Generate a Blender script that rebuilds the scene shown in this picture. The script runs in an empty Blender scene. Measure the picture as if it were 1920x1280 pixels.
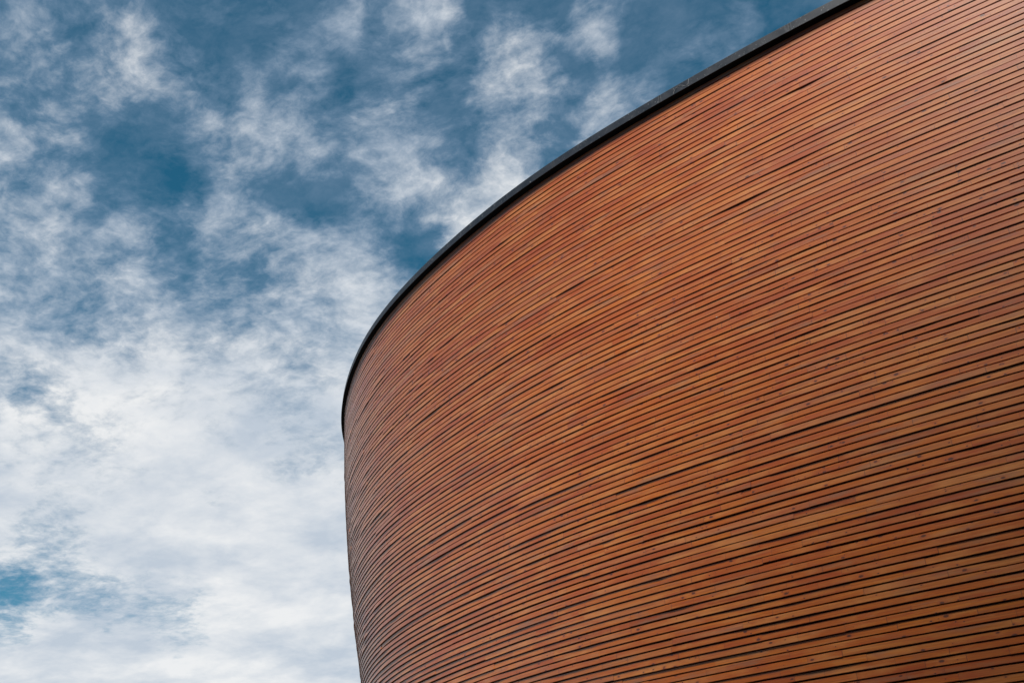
import bpy, math, random
import numpy as np
from mathutils import Matrix, Vector

R = math.radians
scene = bpy.context.scene
col = scene.collection
rng = np.random.default_rng(11)
random.seed(11)

# ---------------------------------------------------------------- camera
EYE = 1.6                                   # eye height above the paving
PITCH, ROLL = 0.52764, -0.01993
cam_data = bpy.data.cameras.new('camera')
cam = bpy.data.objects.new('camera', cam_data)
col.objects.link(cam)
right = Vector((1, 0, 0)); up = Vector((0, -math.sin(PITCH), math.cos(PITCH))); fwd = Vector((0, math.cos(PITCH), math.sin(PITCH)))
r2 = right * math.cos(ROLL) + up * math.sin(ROLL)
u2 = -right * math.sin(ROLL) + up * math.cos(ROLL)
m = Matrix((r2, u2, -fwd)).transposed().to_4x4()
m.translation = Vector((0, 0, EYE))
cam.matrix_world = m
cam_data.sensor_width = 36
cam_data.lens = 1890.69 / 1920 * 36
cam_data.clip_start = 0.05
cam_data.clip_end = 3000
scene.camera = cam

# ---------------------------------------------------------------- light
SUN_EL, SUN_AZ = R(55), R(187)              # azimuth clockwise from +Y: behind the photographer, veiled by thin cloud
scene.view_settings.view_transform = 'Standard'
scene.view_settings.look = 'None'
scene.view_settings.gamma = 1
scene.view_settings.exposure = 0.8
sun_data = bpy.data.lights.new('sun', 'SUN')
sun_data.energy = 3.6
sun_data.angle = R(14)
sun_data.color = (1, .95, .88)
sun = bpy.data.objects.new('sun', sun_data)
col.objects.link(sun)
sd = Vector((math.sin(SUN_AZ) * math.cos(SUN_EL), math.cos(SUN_AZ) * math.cos(SUN_EL), math.sin(SUN_EL)))
sun.rotation_euler = sd.to_track_quat('Z', 'Y').to_euler()
sun.location = sd * 60

# ---------------------------------------------------------------- node helper
class NT:
    def __init__(s, tree): s.t = tree; tree.nodes.clear()
    def n(s, kind, **kw):
        nd = s.t.nodes.new(kind)
        for k, v in kw.items():
            if k.startswith('i_'):
                nd.inputs[int(k[2:])].default_value = v
            else: setattr(nd, k, v)
        return nd
    def l(s, a, b): s.t.links.new(a, b)
    def _in(s, nd, i, v):
        if v is None: return
        if isinstance(v, bpy.types.NodeSocket): s.l(v, nd.inputs[i])
        else: nd.inputs[i].default_value = v
    def math(s, op, a, b=None, c=None, clamp=False):
        nd = s.n('ShaderNodeMath', operation=op, use_clamp=clamp)
        s._in(nd, 0, a); s._in(nd, 1, b); s._in(nd, 2, c)
        return nd.outputs[0]
    def vmath(s, op, a, b=None, scale=None):
        nd = s.n('ShaderNodeVectorMath', operation=op)
        s._in(nd, 0, a); s._in(nd, 1, b)
        if scale is not None: s._in(nd, 3, scale)
        return nd.outputs['Value'] if op in ('DISTANCE', 'LENGTH', 'DOT_PRODUCT') else nd.outputs[0]
    def comb(s, x, y, z=0.0):
        nd = s.n('ShaderNodeCombineXYZ'); s._in(nd, 0, x); s._in(nd, 1, y); s._in(nd, 2, z); return nd.outputs[0]
    def sep(s, v):
        nd = s.n('ShaderNodeSeparateXYZ'); s._in(nd, 0, v); return nd.outputs
    def noise(s, v, scale, detail=4, rough=.55, lac=2.0, dist=0.0, color=False, typ='FBM'):
        nd = s.n('ShaderNodeTexNoise'); s._in(nd, 'Vector', v)
        nd.noise_type = typ
        nd.inputs['Scale'].default_value = scale; nd.inputs['Detail'].default_value = detail
        nd.inputs['Roughness'].default_value = rough; nd.inputs['Lacunarity'].default_value = lac
        nd.inputs['Distortion'].default_value = dist
        return nd.outputs['Color' if color else 'Fac']
    def mr(s, v, a, b, c=0.0, d=1.0, smooth=False):
        nd = s.n('ShaderNodeMapRange', interpolation_type='SMOOTHSTEP' if smooth else 'LINEAR')
        s._in(nd, 0, v); s._in(nd, 1, a); s._in(nd, 2, b); s._in(nd, 3, c); s._in(nd, 4, d)
        return nd.outputs[0]
    def mix(s, f, a, b, mode='MIX'):
        nd = s.n('ShaderNodeMix', data_type='RGBA', blend_type=mode)
        s._in(nd, 0, f)
        for i, v in ((6, a), (7, b)):
            if isinstance(v, bpy.types.NodeSocket): s.l(v, nd.inputs[i])
            else: nd.inputs[i].default_value = (*v, 1) if len(v) == 3 else v
        return nd.outputs[2]
    def ramp(s, v, stops, interp='LINEAR'):
        nd = s.n('ShaderNodeValToRGB'); cr = nd.color_ramp; cr.interpolation = interp
        while len(cr.elements) < len(stops): cr.elements.new(0.5)
        for e, (p, c) in zip(cr.elements, stops):
            e.position = p; e.color = (*c, 1) if len(c) == 3 else c
        s._in(nd, 0, v)
        return nd.outputs[0]

# ---------------------------------------------------------------- sky and clouds
# cloud cover per direction: columns = azimuth from -42 deg in 1.1 deg steps, rows = elevation from 9 deg in 1.5 deg steps
COVER = [
'99999999999999999999999999999999999999999999999999999999999999999999999999999999999794958486838283848997969999999999999593',
'99999999999999999999999999999999999999999999999999999999999999999999999799999999999999999999979999989594959599999183868690',
'49617178838790939597989899999999999999999999999999999999999999999995938092989599999599979490939395929388939496979196999586',
'51392921181821263240495764707293939692989285859998999999999999999984837874726162597877747268636266667170707879757375837976',
'87868584817771655748403327223758666269817475829291989999999999999186929280787475666971798081728372787570686569697767696571',
'96949290898887878686868584817570718489899496939698999999999999938685889494908691999890859494858580797977838482859082827980',
'88899296989897969492919089857775839599999999999999999999999999999994939999999999999999939592999999999999989798898286839194',
'88888888888888899092959798928686889399999998969799999999999999989996918985879592909395959091958887797570737177818372747881',
'86878888888888888888888888888888889092979995909198999899999999898378797073728087959897999999999999989596978790908989908191',
'67687177828587888888888888888880818888989998999388867778888888848577828986888986827282839698979197929994948496949093879184',
'77777571686767697378828579767082828889989889889698948783798286807774777678838788858077767773697366687370676672736667758184',
'68727576777777757370686760667787888888888888888989808386889497949899949085878588778684878582848785838680737674656465625863',
'57576063666972757677777784848487878888888888877979777987939799959797979991867878838284747672828690878990878381787575727870',
'61646461585758616366686454525156616581877676848577767176828078856672717777858176777874727577737060706975768489869081857474',
'47505458616364636058576046444955596371745956646768686671777777776960464756576166617467688076746969575564656365666668586259',
'54535048475053565961605061565355667361534641425263646667717777715755484650495358515755666863636364697076757161525459666161',
'60565453545351484748646457475045564728283634333144546568757775665554515459637064656052485046465356585856465245474849515055',
'48546062605654535451545851385662614125435049484546567071716954341811031726282621272727313426352842464452525554596255515251',
'37374145495560626046475760453130272736456164615855535347454839251310277177776959605261635858647565666560636265585656545348',
'37414138363741455453373836292623110717264445272318161020263543443752667375777777766766635556454743454641444540505244384042',
'43403636394141383637454434221213202330404650494133282625324758646562606468757672675426273745464844403632394041383430283436',
'44444443423936364344403433362624283951564852596660585852576365666350464243556059502523295455565661505755494540404649524235',
'44444444444444434443343643525860534233314553545956443432425154555042302536455054483433475557625755461211111111152823324140',
'44444444444444444440333744566048433627303437353035352516253035464122243441535452494334324655534946231111113032131111111111',
'44444444444444444434333333385035321412142222324041464025243030354232232442545558615240232140382724243032323333231211111111',
'44444444444444443933333333322222222222212222253139526061433942455259433041475153514645404954472322242925232427281511111111',
'44444444444444433333333333272222222222222222131115384750332840585962593719313130281817344138342322211312131313161411111111',
'44444444444444363333333332232222222222222220121118414643333250646358492112121414141111163434332422221512131412141712111111',
'44444444444441333333333326222222222222222217111225434640323255646357482112121414141111143334332722221912121412131613111111',
'44444444444334333333333122222222222222222213111332444638323359646257472012121414141111133035343022222112121313121516111111',
'44444444443533333333332522222222222222222012111638454535323561646257462012121414141211122635343223222215121314121316131111',

]
A0, DA, E0, DE = -42.0, 1.1, 9.0, 1.5
world = bpy.data.worlds.new('World')
scene.world = world
world.use_nodes = True
w = NT(world.node_tree)
tc = w.n('ShaderNodeTexCoord').outputs['Generated']
d = w.vmath('NORMALIZE', tc)
dx, dy, dz = w.sep(d)
zz = w.math('ADD', w.math('MAXIMUM', dz, 0.0), 0.14)
plane = w.comb(w.math('DIVIDE', dx, zz), w.math('DIVIDE', dy, zz))          # the cloud layer seen in perspective
warp1 = w.vmath('SUBTRACT', w.noise(plane, 3.2, 5, .6, color=True), (.5, .5, .5))
warp2 = w.vmath('SUBTRACT', w.noise(plane, 11.0, 5, .62, color=True), (.5, .5, .5))
wsum = w.vmath('ADD', w.vmath('SCALE', warp1, scale=3.0), w.vmath('SCALE', warp2, scale=3.5))
wx, wy, wz = w.sep(wsum)
az = w.math('ADD', w.math('MULTIPLY', w.math('ARCTAN2', dx, dy), 180 / math.pi), wx)
el = w.math('ADD', w.math('MULTIPLY', w.math('ARCSINE', dz), 180 / math.pi), w.math('MULTIPLY', wy, .7))
nE = len(COVER)
grp = bpy.data.node_groups.new('cloud_cover', 'ShaderNodeTree')
for nm in ('az', 'el'): grp.interface.new_socket(nm, in_out='INPUT', socket_type='NodeSocketFloat')
grp.interface.new_socket('cover', in_out='OUTPUT', socket_type='NodeSocketFloat')
k = NT(grp)
gi = k.n('NodeGroupInput'); go_ = k.n('NodeGroupOutput')
az_, el_ = gi.outputs[0], gi.outputs[1]
ax = k.math('DIVIDE', k.math('SUBTRACT', az_, A0), DA)
fa = k.math('DIVIDE', ax, 60.0, clamp=True)
elc = k.math('MINIMUM', k.math('MAXIMUM', k.math('DIVIDE', k.math('SUBTRACT', el_, E0), DE), 0.0), nE - 1.0)
cover = None
for j, row in enumerate(COVER):
    vals = [int(row[2 * i:2 * i + 2]) / 99 for i in range(61)]
    cn = k.n('ShaderNodeFloatCurve')
    cv = cn.mapping.curves[0]
    cv.points[0].location = (0, vals[0]); cv.points[1].location = (1, vals[60])
    for i in range(1, 60): cv.points.new(i / 60, vals[i])
    for pt in cv.points: pt.handle_type = 'AUTO_CLAMPED'
    cn.mapping.update()
    k.l(fa, cn.inputs[1]); rm = cn.outputs[0]
    wt = k.math('SUBTRACT', 1.0, k.math('ABSOLUTE', k.math('SUBTRACT', elc, float(j))), clamp=True)
    term = k.math('MULTIPLY', rm, wt)
    cover = term if cover is None else k.math('ADD', cover, term)
k.l(cover, go_.inputs[0])
gn_ = w.n('ShaderNodeGroup'); gn_.node_tree = grp
w.l(az, gn_.inputs[0]); w.l(el, gn_.inputs[1])
cover = gn_.outputs[0]
streak = w.n('ShaderNodeMapping', vector_type='TEXTURE')
w.l(plane, streak.inputs[0]); streak.inputs['Rotation'].default_value = (0, 0, R(-32)); streak.inputs['Scale'].default_value = (1.1, .9, 1)
pw = w.vmath('ADD', streak.outputs[0], w.vmath('SCALE', warp1, scale=.10))
n1 = w.noise(pw, 22.0, 9, .62)
n2 = w.noise(pw, 42.0, 7, .66)
n3 = w.noise(plane, 46.0, 5, .6)
det = w.math('ADD', w.math('MULTIPLY', w.math('SUBTRACT', n1, .5), 1.7), w.math('MULTIPLY', w.math('SUBTRACT', n2, .5), 1.15))
det = w.math('ADD', det, w.math('MULTIPLY', w.math('SUBTRACT', n3, .5), .30))
amp = w.mr(cover, .65, 1.0, 1.0, .30)
cover = w.math('MULTIPLY_ADD', cover, 1.16, -.08)
amp = w.math('MULTIPLY', amp, w.mr(cover, .0, .35, .30, 1.0))
dens = w.math('MULTIPLY_ADD', det, w.math('MULTIPLY', amp, .60), cover)
away = w.mr(w.math('ABSOLUTE', w.math('ADD', az, 27.0)), 52.0, 72.0, 0, 1, True)  # cloud out of view kept to the left, shaped for sheen on that wall
dens = w.math('ADD', w.math('MULTIPLY', dens, w.math('SUBTRACT', 1.0, away)), w.math('MULTIPLY', w.math('MULTIPLY_ADD', det, .8, .22), away))
veil = w.mr(w.noise(pw, 8.0, 8, .68), .36, .74, 0.0, .34)
alpha = w.math('MAXIMUM', w.mr(dens, .03, .99, 0.0, .97), veil)
alpha = w.math('MAXIMUM', w.math('MINIMUM', alpha, 0.97), 0.02)
# clear sky
sky = w.n('ShaderNodeTexSky', sky_type='NISHITA')
sky.sun_disc = False
sky.sun_elevation = SUN_EL; sky.sun_rotation = SUN_AZ
sky.altitude = 0; sky.air_density = 1.0; sky.dust_density = 0.6; sky.ozone_density = 1.5
blue = w.mix(1.0, sky.outputs[0], (.12, .72, .76), 'MULTIPLY')
thick = w.mr(w.noise(pw, 3.4, 6, .6), .38, .64, 0, 1)
lit = w.mix(thick, (5.4, 6.1, 7.0), (8.7, 8.8, 8.9))
lit = w.mix(w.mr(alpha, .3, .9), (3.3, 4.35, 5.9), lit)
skyc = w.mix(alpha, blue, lit)
bg = w.n('ShaderNodeBackground'); bg.inputs[1].default_value = 0.0575
w.l(skyc, bg.inputs[0])
out = w.n('ShaderNodeOutputWorld'); w.l(bg.outputs[0], out.inputs[0])

# ---------------------------------------------------------------- materials
def material(name):
    mt = bpy.data.materials.new(name); mt.use_nodes = True
    t = NT(mt.node_tree)
    b = t.n('ShaderNodeBsdfPrincipled'); o = t.n('ShaderNodeOutputMaterial'); t.l(b.outputs[0], o.inputs[0])
    return mt, t, b

def wood_material():
    mt, t, b = material('stained_spruce')
    uv = t.n('ShaderNodeUVMap', uv_map='board').outputs[0]       # metres along the board, metres up the wall
    u, v, _ = t.sep(uv)
    at = t.n('ShaderNodeAttribute', attribute_name='tone').outputs['Color']
    ta, tb, tcn = t.sep(at)
    joint = t.n('ShaderNodeUVMap', uv_map='joint').outputs[0]
    j0, j1, _ = t.sep(joint)
    base = t.ramp(ta, [(0, (.285, .080, .026)), (.2, (.39, .112, .032)), (.45, (.46, .150, .042)),
                       (.62, (.47, .170, .052)), (.8, (.46, .190, .068)), (.92, (.38, .140, .066)), (1, (.47, .225, .095))])
    shift = t.math('MULTIPLY', tb, 37.0)
    # long grain
    g = t.comb(t.math('ADD', t.math('MULTIPLY', u, 1.3), shift), t.math('MULTIPLY', v, 95.0), shift)
    gn = t.noise(g, 1.0, 5, .6, dist=.5)
    g2 = t.comb(t.math('ADD', t.math('MULTIPLY', u, .8), shift), t.math('MULTIPLY', v, 34.0), shift)
    gn2 = t.noise(g2, 1.0, 3, .55, dist=1.2)
    c = t.mix(t.mr(gn, .38, .70, 0, .70), base, (.20, .062, .030))
    c = t.mix(t.mr(gn2, .48, .72, 0, .45), c, (.56, .29, .13))
    # stain blotches running along the boards
    bl = t.noise(t.comb(t.math('ADD', t.math('MULTIPLY', u, 3.0), shift), t.math('MULTIPLY', v, 22.0), shift), 1.0, 4, .6)
    c = t.mix(t.mr(bl, .52, .70, 0, .70), c, (.33, .085, .042))
    bl2 = t.noise(t.comb(t.math('ADD', t.math('MULTIPLY', u, 1.7), t.math('MULTIPLY', shift, 3.1)), t.math('MULTIPLY', v, 12.0), 4.0), 1.0, 4, .55)
    c = t.mix(t.mr(bl2, .56, .74, 0, .6), c, (.24, .125, .085))
    # weathering over the whole facade
    ww = t.noise(t.comb(t.math('MULTIPLY', u, .45), t.math('MULTIPLY', v, 1.1)), 1.0, 5, .6)
    c = t.mix(t.mr(ww, .40, .64, 0, .55), c, (.30, .075, .030))
    w2 = t.noise(t.comb(t.math('MULTIPLY', u, .9), t.math('MULTIPLY', v, 5.0), 7.0), 1.0, 5, .65)
    c = t.mix(t.mr(w2, .55, .68, 0, .60), c, (.20, .115, .075))
    w3 = t.noise(t.comb(t.math('MULTIPLY', u, 1.3), t.math('MULTIPLY', v, 4.0), 23.0), 1.0, 5, .6)
    c = t.mix(t.mr(w3, .50, .68, 0, .55), c, (.54, .255, .105))
    # knots
    def knots(su, sv, thr, strength, r0, r1, colr, c, seed):
        kv = t.comb(t.math('ADD', t.math('MULTIPLY', u, su), seed), t.math('MULTIPLY', v, sv))
        vo = t.n('ShaderNodeTexVoronoi', voronoi_dimensions='2D', feature='F1')
        t._in(vo, 'Vector', kv); vo.inputs['Scale'].default_value = 1.0
        cx = t.sep(vo.outputs['Color'])
        on = t.math('GREATER_THAN', t.math('MULTIPLY_ADD', tb, .22, cx[0]), thr + .13)
        rad = t.mr(cx[1], 0, 1, r0, r1)
        wob = t.math('MULTIPLY', t.math('SUBTRACT', t.noise(t.comb(t.math('MULTIPLY', u, 60.0), t.math('MULTIPLY', v, 60.0)), 1.0, 2), .5), .12)
        dd = t.math('DIVIDE', t.math('ADD', vo.outputs['Distance'], wob), rad)
        k = t.math('MULTIPLY', t.mr(dd, .55, 1.05, strength, 0, True), on)
        halo = t.math('MULTIPLY', t.mr(dd, .9, 2.6, .45, 0, True), on)
        c = t.mix(halo, c, (.33, .10, .05))
        return t.mix(k, c, colr)
    c = knots(7.0, 15.0, .91, .90, .10, .24, (.060, .020, .012), c, 3.0)
    c = knots(13.0, 23.0, .93, .95, .08, .18, (.020, .008, .006), c, 11.0)
    c = knots(5.0, 12.0, 1.055, .8, .03, .09, (.62, .56, .50), c, 31.0)
    # finger joints: thin dark line where one piece of the board meets the next
    jd = t.math('MINIMUM', j0, j1)
    jn = t.math('MULTIPLY', t.mr(jd, .0015, .005, .75, 0, True), t.math('GREATER_THAN', tcn, .45))
    c = t.mix(jn, c, (.10, .035, .025))
    hsv = t.n('ShaderNodeHueSaturation'); t.l(c, hsv.inputs['Color'])
    hsv.inputs['Saturation'].default_value = WOOD_SAT; hsv.inputs['Hue'].default_value = .4962; hsv.inputs['Value'].default_value = WOOD_VAL
    t.l(hsv.outputs[0], b.inputs['Base Color'])
    t.l(t.mr(gn, .2, .8, .50, .66), b.inputs['Roughness'])
    b.inputs['IOR'].default_value = 1.45
    b.inputs['Sheen Weight'].default_value = .05
    b.inputs['Sheen Roughness'].default_value = .30
    b.inputs['Coat Weight'].default_value = .85
    b.inputs['Coat IOR'].default_value = 1.55
    b.inputs['Coat Roughness'].default_value = .40
    bp = t.n('ShaderNodeBump'); bp.inputs['Strength'].default_value = .25; bp.inputs['Distance'].default_value = .0012
    t.l(gn, bp.inputs['Height']); t.l(bp.outputs[0], b.inputs['Normal'])
    return mt
WOOD_SAT, WOOD_VAL = 1.13, 1.23

def metal_material():
    mt, t, b = material('dark_sheet_metal')
    uv = t.n('ShaderNodeUVMap', uv_map='board').outputs[0]
    u, v, _ = t.sep(uv)
    obj = t.n('ShaderNodeTexCoord').outputs['Object']
    n = t.noise(obj, 5.0, 6, .65)
    c = t.mix(t.mr(n, .35, .7), (.012, .0145, .021), (.025, .029, .040))
    pan = t.math('FRACT', t.math('DIVIDE', u, 1.95))
    sd_ = t.math('ABSOLUTE', t.math('SUBTRACT', pan, .5))
    c = t.mix(t.mr(sd_, .485, .490, 0, .55), c, (.075, .08, .09))  # paler band beside each seam: an edge highlight put into the colour
    c = t.mix(t.mr(sd_, .4935, .4965, 0, .9), c, (.004, .004, .005))
    stk = t.noise(t.comb(t.math('MULTIPLY', u, 9.0), t.math('MULTIPLY', v, 3.0)), 1.0, 3, .6)
    c = t.mix(t.mr(stk, .60, .78, 0, .4), c, (.13, .135, .145))
    sp = t.noise(obj, 38.0, 2, .5)
    c = t.mix(t.mr(sp, .66, .72, 0, .7), c, (.26, .27, .28))
    t.l(c, b.inputs['Base Color'])
    b.inputs['Metallic'].default_value = .0
    t.l(t.mr(n, .3, .7, .42, .6), b.inputs['Roughness'])
    return mt

def plain(name, c, rough=.8, var=.25, sc=3.0):
    mt, t, b = material(name)
    obj = t.n('ShaderNodeTexCoord').outputs['Object']
    n = t.noise(obj, sc, 5, .6)
    t.l(t.mix(n, tuple(x * (1 - var) for x in c), tuple(x * (1 + var) for x in c)), b.inputs['Base Color'])
    b.inputs['Roughness'].default_value = rough
    return mt

WOOD = wood_material()
METAL = metal_material()
BLACK = plain('black_membrane', (.008, .008, .009), .9)
ROOF = plain('roof_felt', (.07, .07, .075), .9)
CHALK = plain('chalk', (.34, .35, .37), .95)
STEEL = plain('galvanised_screw', (.02, .02, .022), .5)

# paving: granite setts, each with its own tone
def paving_material():
    mt, t, b = material('granite_paving')
    obj = t.n('ShaderNodeTexCoord').outputs['Object']
    br = t.n('ShaderNodeTexBrick'); t.l(obj, br.inputs['Vector'])
    br.inputs['Scale'].default_value = 2.2; br.inputs['Mortar Size'].default_value = .012
    br.inputs['Color1'].default_value = (.045, .045, .045, 1); br.inputs['Color2'].default_value = (.065, .063, .06, 1)
    br.inputs['Mortar'].default_value = (.05, .05, .05, 1)
    n = t.noise(obj, 30.0, 4, .7)
    t.l(t.mix(t.mr(n, .3, .7, 0, .5), br.outputs[0], (.035, .034, .033)), b.inputs['Base Color'])
    b.inputs['Roughness'].default_value = .85
    return mt

# ---------------------------------------------------------------- the plan of the building
def natspline(x, y, xx):
    n = len(x); h = np.diff(x); A = np.zeros((n, n)); b = np.zeros(n); A[0, 0] = A[-1, -1] = 1
    for i in range(1, n - 1):
        A[i, i - 1] = h[i - 1]; A[i, i] = 2 * (h[i - 1] + h[i]); A[i, i + 1] = h[i]
        b[i] = 6 * ((y[i + 1] - y[i]) / h[i] - (y[i] - y[i - 1]) / h[i - 1])
    M = np.linalg.solve(A, b)
    i = np.clip(np.searchsorted(x, xx) - 1, 0, n - 2); a = x[i + 1] - xx; c = xx - x[i]; hh = h[i]
    return (M[i] * a**3 + M[i + 1] * c**3) / (6 * hh) + (y[i] / hh - M[i] * hh / 6) * a + (y[i + 1] / hh - M[i + 1] * hh / 6) * c

TH = np.array([2.52255, 2.51585, 2.53019, 2.45993, 2.3913, 2.24621, 2.12612, 1.9367, 1.75685, 1.52954, 1.31072])
KS = np.linspace(-3, 22, 11)
S0, S1 = -3.0, 22.0
sg = np.linspace(S0, S1, 1001)
tg = natspline(KS, TH, sg)
X = np.concatenate([[0], np.cumsum((np.cos(tg[1:]) + np.cos(tg[:-1])) / 2 * np.diff(sg))])
Y = np.concatenate([[0], np.cumsum((np.sin(tg[1:]) + np.sin(tg[:-1])) / 2 * np.diff(sg))])
i0 = int(np.argmin(np.abs(sg)))
X = X - X[i0] + 6.81011; Y = Y - Y[i0] + 6.86317
# the far side, out of view: one Hermite sweep that closes the oval
pa = np.array([X[-1], Y[-1]]); pb = np.array([X[0], Y[0]])
ta_ = np.array([math.cos(tg[-1]), math.sin(tg[-1])]) * 24
tb_ = np.array([math.cos(tg[0]), math.sin(tg[0])]) * 24
mid = np.array([11.5, 25.5]); tm = np.array([16.0, -18.0])
def herm(p0, m0, p1, m1, q):
    q = q[:, None]
    return (2*q**3 - 3*q**2 + 1) * p0 + (q**3 - 2*q**2 + q) * m0 + (-2*q**3 + 3*q**2) * p1 + (q**3 - q**2) * m1
q = np.linspace(0, 1, 300)
hb = np.concatenate([herm(pa, ta_, mid, tm, q)[1:], herm(mid, tm, pb, tb_, q)[1:-1]])
PX = np.concatenate([X, hb[:, 0], X[:1]]); PY = np.concatenate([Y, hb[:, 1], Y[:1]])
SS = S0 + np.concatenate([[0], np.cumsum(np.hypot(np.diff(PX), np.diff(PY)))])
TOTAL = SS[-1]
ang = np.unwrap(np.arctan2(np.gradient(PY, SS), np.gradient(PX, SS)))
H = 9.9                                        # top of the wall above the eye

def inset(s, z):
    """how far the wall stands in from the roof outline at height z (above the eye)"""
    qd = np.minimum((H - z) / 5.0, 2.1)
    uu = np.clip((s - 10) / 10, -1.2, 1.3)
    uu = np.where(s > 23, 1.3 - np.minimum((s - 23) / 20, 1) * 1.0, uu)
    uu = np.where(s > TOTAL - 12, .3 - np.clip((s - TOTAL + 12) / 9, 0, 1) * 1.5, uu)
    return (0.19902 + 0.02839 * uu) * qd + (0.22505 + 0.14972 * uu) * qd**2

def wallpoint(s, z, out_=0.0):
    s = np.asarray(s, float); z = np.asarray(z, float)
    x = np.interp(s, SS, PX); y = np.interp(s, SS, PY); t = np.interp(s, SS, ang)
    k = out_ - inset(s, z)
    return np.stack([x - np.sin(t) * k, y + np.cos(t) * k, z + EYE + 0 * s], -1)

# ---------------------------------------------------------------- mesh helper
def link_mesh(name, V, F, mat, parent=None, uv=None, joint=None, tone=None, smooth=False):
    me = bpy.data.meshes.new(name)
    V = np.asarray(V, np.float32); F = np.asarray(F, np.int32)
    me.vertices.add(len(V)); me.vertices.foreach_set('co', V.ravel())
    k = F.shape[1]
    me.loops.add(F.size); me.loops.foreach_set('vertex_index', F.ravel())
    me.polygons.add(len(F)); me.polygons.foreach_set('loop_start', np.arange(0, F.size, k, dtype=np.int32))
    if uv is not None:
        l = me.uv_layers.new(name='board'); l.data.foreach_set('uv', np.asarray(uv, np.float32).ravel())
    if joint is not None:
        l = me.uv_layers.new(name='joint'); l.data.foreach_set('uv', np.asarray(joint, np.float32).ravel())
    if tone is not None:
        a = me.attributes.new('tone', 'FLOAT_COLOR', 'FACE'); a.data.foreach_set('color', np.asarray(tone, np.float32).ravel())
    me.update(calc_edges=True); me.validate()
    me.materials.append(mat)
    me.polygons.foreach_set('use_smooth', np.full(len(me.polygons), smooth))
    ob = bpy.data.objects.new(name, me); col.objects.link(ob)
    if parent: ob.parent = parent
    return ob

BLOCK_Y, BLOCK_H = -8.0, 29.6
building = bpy.data.objects.new('curved_building', None)
col.objects.link(building)
building['label'] = 'tall curved building clad in stained reddish brown horizontal timber slats under a dark roof edge'
building['category'] = 'building'

# ---------------------------------------------------------------- slatted wall
PITCH_Z = 0.07611
Z_TOP = H - 0.165
Z_BOT = -EYE + .12
rows = int((Z_TOP - Z_BOT) / PITCH_Z)
VISIBLE = (0.0, 22.5)
DEPTH = .040
allV, allF, allUV, allJ, allT = [], [], [], [], []
nv = 0

def smooth_noise(s, step, amp, r):
    n = int(TOTAL / step) + 3
    k = r.normal(0, amp, n); k[-1] = k[0]; k[-2] = k[0]
    x = (s - S0) / step; i = np.clip(x.astype(int), 0, n - 2); f = x - i; f = f * f * (3 - 2 * f)
    return k[i] * (1 - f) + k[i + 1] * f

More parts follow.
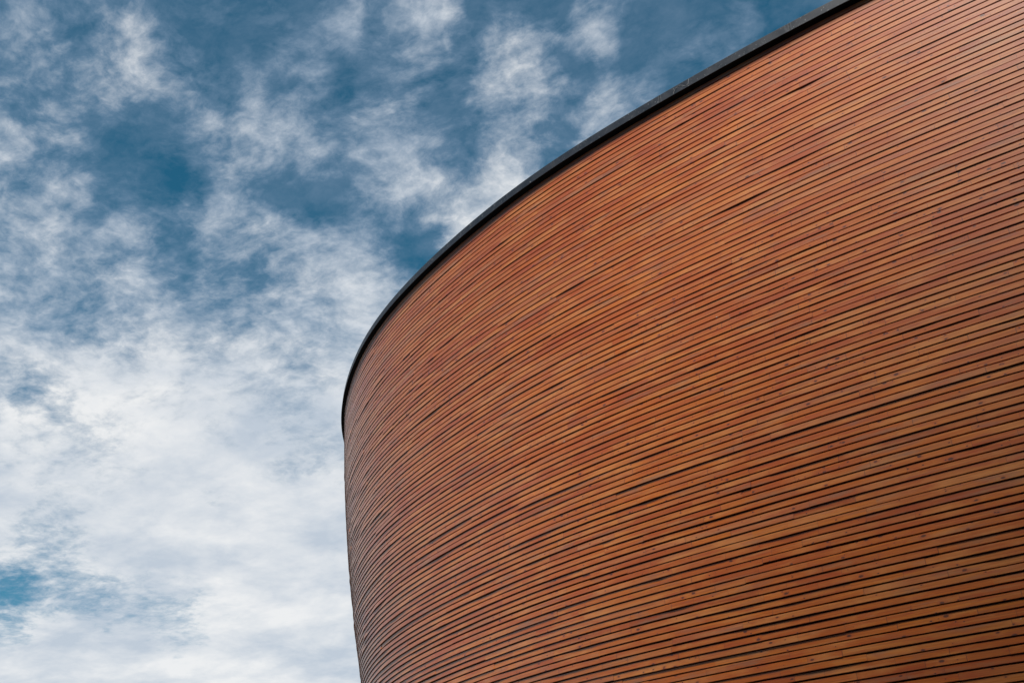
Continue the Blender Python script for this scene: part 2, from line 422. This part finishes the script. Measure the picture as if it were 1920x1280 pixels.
fine = np.arange(VISIBLE[0], VISIBLE[1], .14)
coarse = np.concatenate([np.linspace(S0, VISIBLE[0], 7)[:-1], np.arange(VISIBLE[1], SS[-1], .8), [SS[-1]]])
for r_ in range(rows):
    zt = Z_TOP - r_ * PITCH_Z
    rr = np.random.default_rng(1000 + r_)
    # long slats, each fixed a little differently
    cuts = [S0]
    while cuts[-1] < SS[-1] - 2: cuts.append(cuts[-1] + rr.uniform(2.6, 5.4))
    cuts[-1] = SS[-1]
    cuts = np.array(cuts)
    # pieces finger-jointed along each slat
    pcs = []
    for a, b_ in zip(cuts[:-1], cuts[1:]):
        x = a
        while x < b_ - .3:
            pcs.append(x); x += rr.choice([rr.uniform(.3, .8), rr.uniform(.8, 2.4)])
    pcs = np.array(pcs + [SS[-1]])
    inner = cuts[1:-1]
    grid = np.unique(np.round(np.concatenate([fine, coarse, inner - .0015, inner + .0015, pcs[(pcs > VISIBLE[0]) & (pcs < VISIBLE[1])]]), 5))
    ks = np.clip(np.searchsorted(cuts, grid, 'right') - 1, 0, len(cuts) - 2)
    fr = (grid - cuts[ks]) / (cuts[ks + 1] - cuts[ks])
    e0 = rr.normal(0, .0022, len(cuts)); e1 = rr.normal(0, .0022, len(cuts))
    depth = e0[ks] * (1 - fr) + e1[ks] * fr + smooth_noise(grid, .9, .0012, rr)
    # now and then a slat has sprung forward or sits back
    for _ in range(rr.poisson(2.6)):
        c = rr.uniform(0, 22); a = rr.choice([-.006, .006, .008]); wd = rr.uniform(.12, .42)
        depth += a * np.exp(-((grid - c) / wd) ** 2)
    v0 = rr.normal(0, .0009, len(cuts)); v1 = rr.normal(0, .0009, len(cuts))
    dzj = v0[ks] * (1 - fr) + v1[ks] * fr + smooth_noise(grid, 1.1, .0006, rr) + smooth_noise(grid, .21, .0005, rr)
    gap = np.maximum(.0060,   .0132 + rr.normal(0, .0022, len(cuts)))[ks]
    top = zt + dzj; bot = zt - PITCH_Z + gap + dzj
    # close the ring exactly
    depth[-1] = depth[0]; top[-1] = top[0]; bot[-1] = bot[0]
    prof = [(-DEPTH, top), (-.0012, top), (0, top - .0012), (0, bot + .0016), (-.0016, bot), (-DEPTH, bot)]
    n = len(grid)
    P = []
    for o, z in prof:
        P.append(wallpoint(grid, np.broadcast_to(zt - PITCH_Z / 2, n), depth + o))
        P[-1][:, 2] = z + EYE
    # every slat face stands upright at its own setting-out line: follow the lean of the wall slightly
    P = np.stack(P, 1)                                    # n,6,3
    allV.append(P.reshape(-1, 3))
    i = np.arange(n - 1)[:, None]; k = np.arange(5)[None, :]
    a = nv + i * 6 + k
    F = np.stack([a, a + 6, a + 7, a + 1], -1)            # outward facing
    allF.append(F.reshape(-1, 4))
    seg = (grid[:-1] + grid[1:]) / 2
    kp = np.clip(np.searchsorted(pcs, seg, 'right') - 1, 0, len(pcs) - 2)
    tone = np.zeros((n - 1, 5, 4)); ta = rr.uniform(0, 1, len(cuts))
    kc = np.clip(np.searchsorted(cuts, seg, 'right') - 1, 0, len(cuts) - 2)
    tp = rr.uniform(0, 1, len(pcs)); tq = rr.uniform(0, 1, len(pcs)); tr = rr.uniform(0, 1, len(pcs))
    tone[..., 0] = np.where(tr[kp] > .86, tp[kp], .72 * ta[kc] + .28 * tp[kp])[:, None]
    tone[..., 1] = tq[kp][:, None]; tone[..., 2] = tr[kp][:, None]; tone[..., 3] = 1
    allT.append(tone.reshape(-1, 4))
    off = [0, DEPTH, DEPTH + .001, DEPTH + .001 + (PITCH_Z - .0145), 2 * DEPTH + .07, 3 * DEPTH + .07]
    U = np.zeros((n - 1, 5, 4, 2)); Jn = np.zeros((n - 1, 5, 4, 2))
    vbase = (rows - r_) * .173
    for q_, (gi, pi_) in enumerate(((0, 0), (1, 0), (1, 1), (0, 1))):
        g_ = grid[:-1] if gi == 0 else grid[1:]
        U[:, :, q_, 0] = g_[:, None]
        for kk in range(5): U[:, kk, q_, 1] = vbase - off[kk + pi_]
        Jn[:, :, q_, 0] = (g_ - pcs[kp])[:, None]; Jn[:, :, q_, 1] = (pcs[kp + 1] - g_)[:, None]
    allUV.append(U.reshape(-1, 2)); allJ.append(Jn.reshape(-1, 2))
    nv += n * 6
wall = link_mesh('slatted_wall', np.concatenate(allV), np.concatenate(allF), WOOD, building,
                 np.concatenate(allUV), np.concatenate(allJ), np.concatenate(allT))

# ---------------------------------------------------------------- sweeps round the outline
def sweep(name, prof, mat, step=.1, smooth=True, closed=False):
    """prof: (outward offset from the roof outline, height above the eye) pairs, swept round the building"""
    g = np.unique(np.round(np.concatenate([np.arange(0, 22.5, step), np.linspace(S0, 0, 12), np.arange(22.5, SS[-1], .5), [SS[-1]]]), 5))
    x = np.interp(g, SS, PX); y = np.interp(g, SS, PY); t = np.interp(g, SS, ang)
    V = []
    for o, z in prof:
        oo = o(g) if callable(o) else o
        V.append(np.stack([x - np.sin(t) * oo, y + np.cos(t) * oo, np.full(len(g), z + EYE)], -1))
    V = np.stack(V, 1); n, k = V.shape[:2]
    i = np.arange(n - 1)[:, None]; kk = np.arange(k if closed else k - 1)[None, :]
    a = i * k + kk; b = i * k + (kk + 1) % k
    F = np.stack([a, a + k, b + k, b], -1).reshape(-1, 4)
    L = np.concatenate([[0], np.cumsum([math.hypot((0 if callable(prof[j][0]) else prof[j][0]) - (0 if callable(prof[j+1][0]) else prof[j+1][0]), prof[j][1] - prof[j+1][1]) for j in range(k - 1)]), [1]])
    U = np.zeros((n - 1, len(kk[0]), 4, 2))
    for q_, (gi, pi_) in enumerate(((0, 0), (1, 0), (1, 1), (0, 1))):
        U[:, :, q_, 0] = (g[:-1] if gi == 0 else g[1:])[:, None]
        U[:, :, q_, 1] = L[kk[0] + pi_][None, :]
    return link_mesh(name, V.reshape(-1, 3), F, mat, building, uv=U.reshape(-1, 2), smooth=smooth)

OV = 0.0630
FACE = .135
# folded sheet-metal coping: low slope on the roof side, face, drip lip, soffit
coping = sweep('roof_coping', [(-.45, H + .0), (OV - .012, H + .004), (OV - .002, H + .001), (OV, H - .006), (OV, H - FACE + .008),
                      (OV + .006, H - FACE), (OV + .004, H - FACE - .003), (OV - .004, H - FACE - .001), (OV - .012, H - FACE + .012)], METAL, smooth=False)
soffit = sweep('shadow_gap', [(OV - .012, H - FACE + .012), (-.09, H - FACE + .012), (-.09, H - .40)], BLACK)
zs = np.linspace(H - .3, Z_BOT - .1, 30)
backing = sweep('wall_membrane', [((lambda g, z=z: -inset(g, np.full(len(g), z)) - DEPTH - .012), z) for z in zs], BLACK, step=.3)
plinth = sweep('plinth', [((lambda g: -inset(g, np.full(len(g), Z_BOT)) - .045), Z_BOT + .05), ((lambda g: -inset(g, np.full(len(g), Z_BOT)) - .045), -EYE - .02)], ROOF, step=.5)
# flat roof inside the coping
g = np.arange(S0, SS[-1], .6)
x = np.interp(g, SS, PX); y = np.interp(g, SS, PY); t = np.interp(g, SS, ang)
rim = np.stack([x + np.sin(t) * .42, y - np.cos(t) * .42, np.full(len(g), H + EYE - .03)], -1)
cen = rim.mean(0)
V = np.concatenate([rim, rim * .5 + cen * .5, [cen]]); V[len(g):, 2] = H + EYE - .03
n = len(g); i = np.arange(n); j = (i + 1) % n
F = [(a, b, n + b, n + a) for a, b in zip(i, j)]
me = bpy.data.meshes.new('flat_roof')
me.from_pydata(V.tolist(), [], [tuple(int(c) for c in f) for f in F] + [(int(n + a), int(n + b), 2 * n) for a, b in zip(i, j)])
me.materials.append(ROOF)
ro = bpy.data.objects.new('flat_roof', me); col.objects.link(ro); ro.parent = building

# wavy chalk scribble on the coping face, seen under the roof line
def face_pt(s, z, o=OV + .0015):
    x = np.interp(s, SS, PX); y = np.interp(s, SS, PY); t = np.interp(s, SS, ang)
    return np.array([x - math.sin(t) * o, y + math.cos(t) * o, z + EYE])
def tube(pts, r, name, mat, parent):
    bmv, bmf = [], []
    pts = [np.array(p) for p in pts]
    for k, p in enumerate(pts):
        d_ = pts[min(k + 1, len(pts) - 1)] - pts[max(k - 1, 0)]; d_ /= np.linalg.norm(d_)
        a = np.cross(d_, (.3, .2, .93)); a /= np.linalg.norm(a); b = np.cross(d_, a)
        for q_ in range(6):
            th = q_ * math.pi / 3; bmv.append(p + (a * math.cos(th) + b * math.sin(th)) * r)
    for k in range(len(pts) - 1):
        for q_ in range(6):
            bmf.append((k * 6 + q_, k * 6 + (q_ + 1) % 6, (k + 1) * 6 + (q_ + 1) % 6, (k + 1) * 6 + q_))
    return link_mesh(name, bmv, bmf, mat, parent, smooth=True)
ctrl = [(5.63, .120), (5.61, .075), (5.57, .040), (5.53, .034), (5.49, .055), (5.455, .085), (5.42, .100), (5.395, .090), (5.385, .060), (5.375, .008)]
cs = np.array([c[0] for c in ctrl]); cz = np.array([c[1] for c in ctrl]); kk = np.arange(len(ctrl))
fx = np.linspace(0, len(ctrl) - 1, 60)
tube([face_pt(s_, H - z_) for s_, z_ in zip(natspline(kk, cs, fx), natspline(kk, cz, fx))], .0024, 'chalk_mark', CHALK, coping)

# ---------------------------------------------------------------- ground
gm = bpy.data.meshes.new('ground')
gm.from_pydata([(-400, -400, 0), (400, -400, 0), (400, 400, 0), (-400, 400, 0)], [], [(0, 1, 2, 3)])
gm.materials.append(paving_material())
go = bpy.data.objects.new('ground', gm); col.objects.link(go); go['kind'] = 'structure'

# ---------------------------------------------------------------- unseen block added behind the photographer
# (never in this view; added and sized to shade the foot of the timber wall)
def boxes(name, bs, mat, parent):
    V, F = [], []
    for (x0, y0, z0, x1, y1, z1) in bs:
        n = len(V)
        V += [(x0, y0, z0), (x1, y0, z0), (x1, y1, z0), (x0, y1, z0), (x0, y0, z1), (x1, y0, z1), (x1, y1, z1), (x0, y1, z1)]
        F += [(n, n+3, n+2, n+1), (n+4, n+5, n+6, n+7), (n, n+1, n+5, n+4), (n+1, n+2, n+6, n+5), (n+2, n+3, n+7, n+6), (n+3, n, n+4, n+7)]
    me = bpy.data.meshes.new(name); me.from_pydata(V, [], F); me.materials.append(mat)
    o = bpy.data.objects.new(name, me); col.objects.link(o); o.parent = parent
    return o
block = bpy.data.objects.new('shade_block', None); col.objects.link(block)
block['label'] = 'unseen brown brick block with rows of windows, added behind the photographer to shade the timber wall'
block['category'] = 'building'
BRICK = plain('brown_brick', (.10, .070, .055), .9, .3, 8.0)
GLASS, gt, gb = material('window_glass'); gb.inputs['Base Color'].default_value = (.02, .025, .03, 1); gb.inputs['Roughness'].default_value = .08
BX0, BX1, BY0, BY1, BH = -17.0, 44.0, -24.0, BLOCK_Y, BLOCK_H
boxes('wall', [(BX0, BY0, 0, BX1, BY1, BH)], BRICK, block)
boxes('shade_wing', [(-44.0, BY0, 0, -27.0, 5.0, 21.0), (-27.0, BY0, 0, BX0, BY1 - 4, 17.0)], BRICK, block)  # unseen side blocks, added to cut low sky light on the timber wall
boxes('shade_wing_roof', [(-44.3, BY0 - .3, 21.0, -26.7, 5.3, 21.25), (-26.7, BY0 - .3, 17.0, BX0 - .3, BY1 - 3.7, 17.2)], ROOF, block)
boxes('cornice', [(BX0 - .3, BY1, BH - .9, BX1 + .3, BY1 + .35, BH - .3), (BX0 - .15, BY1, 3.9, BX1 + .15, BY1 + .18, 4.2)], BRICK, block)
boxes('roof', [(BX0 - .3, BY0 - .3, BH, BX1 + .3, BY1 + .4, BH + .25)], ROOF, block)
wb = [(x_, BY1 + .001, z_, x_ + 2.1, BY1 + .03, z_ + 1.9) for z_ in np.arange(5.2, BH - 3, 3.4) for x_ in np.arange(BX0 + 1.2, BX1 - 2, 4.3)]
for wbx in wb[:100]:
    f_ = boxes('window', [wbx], GLASS, block)
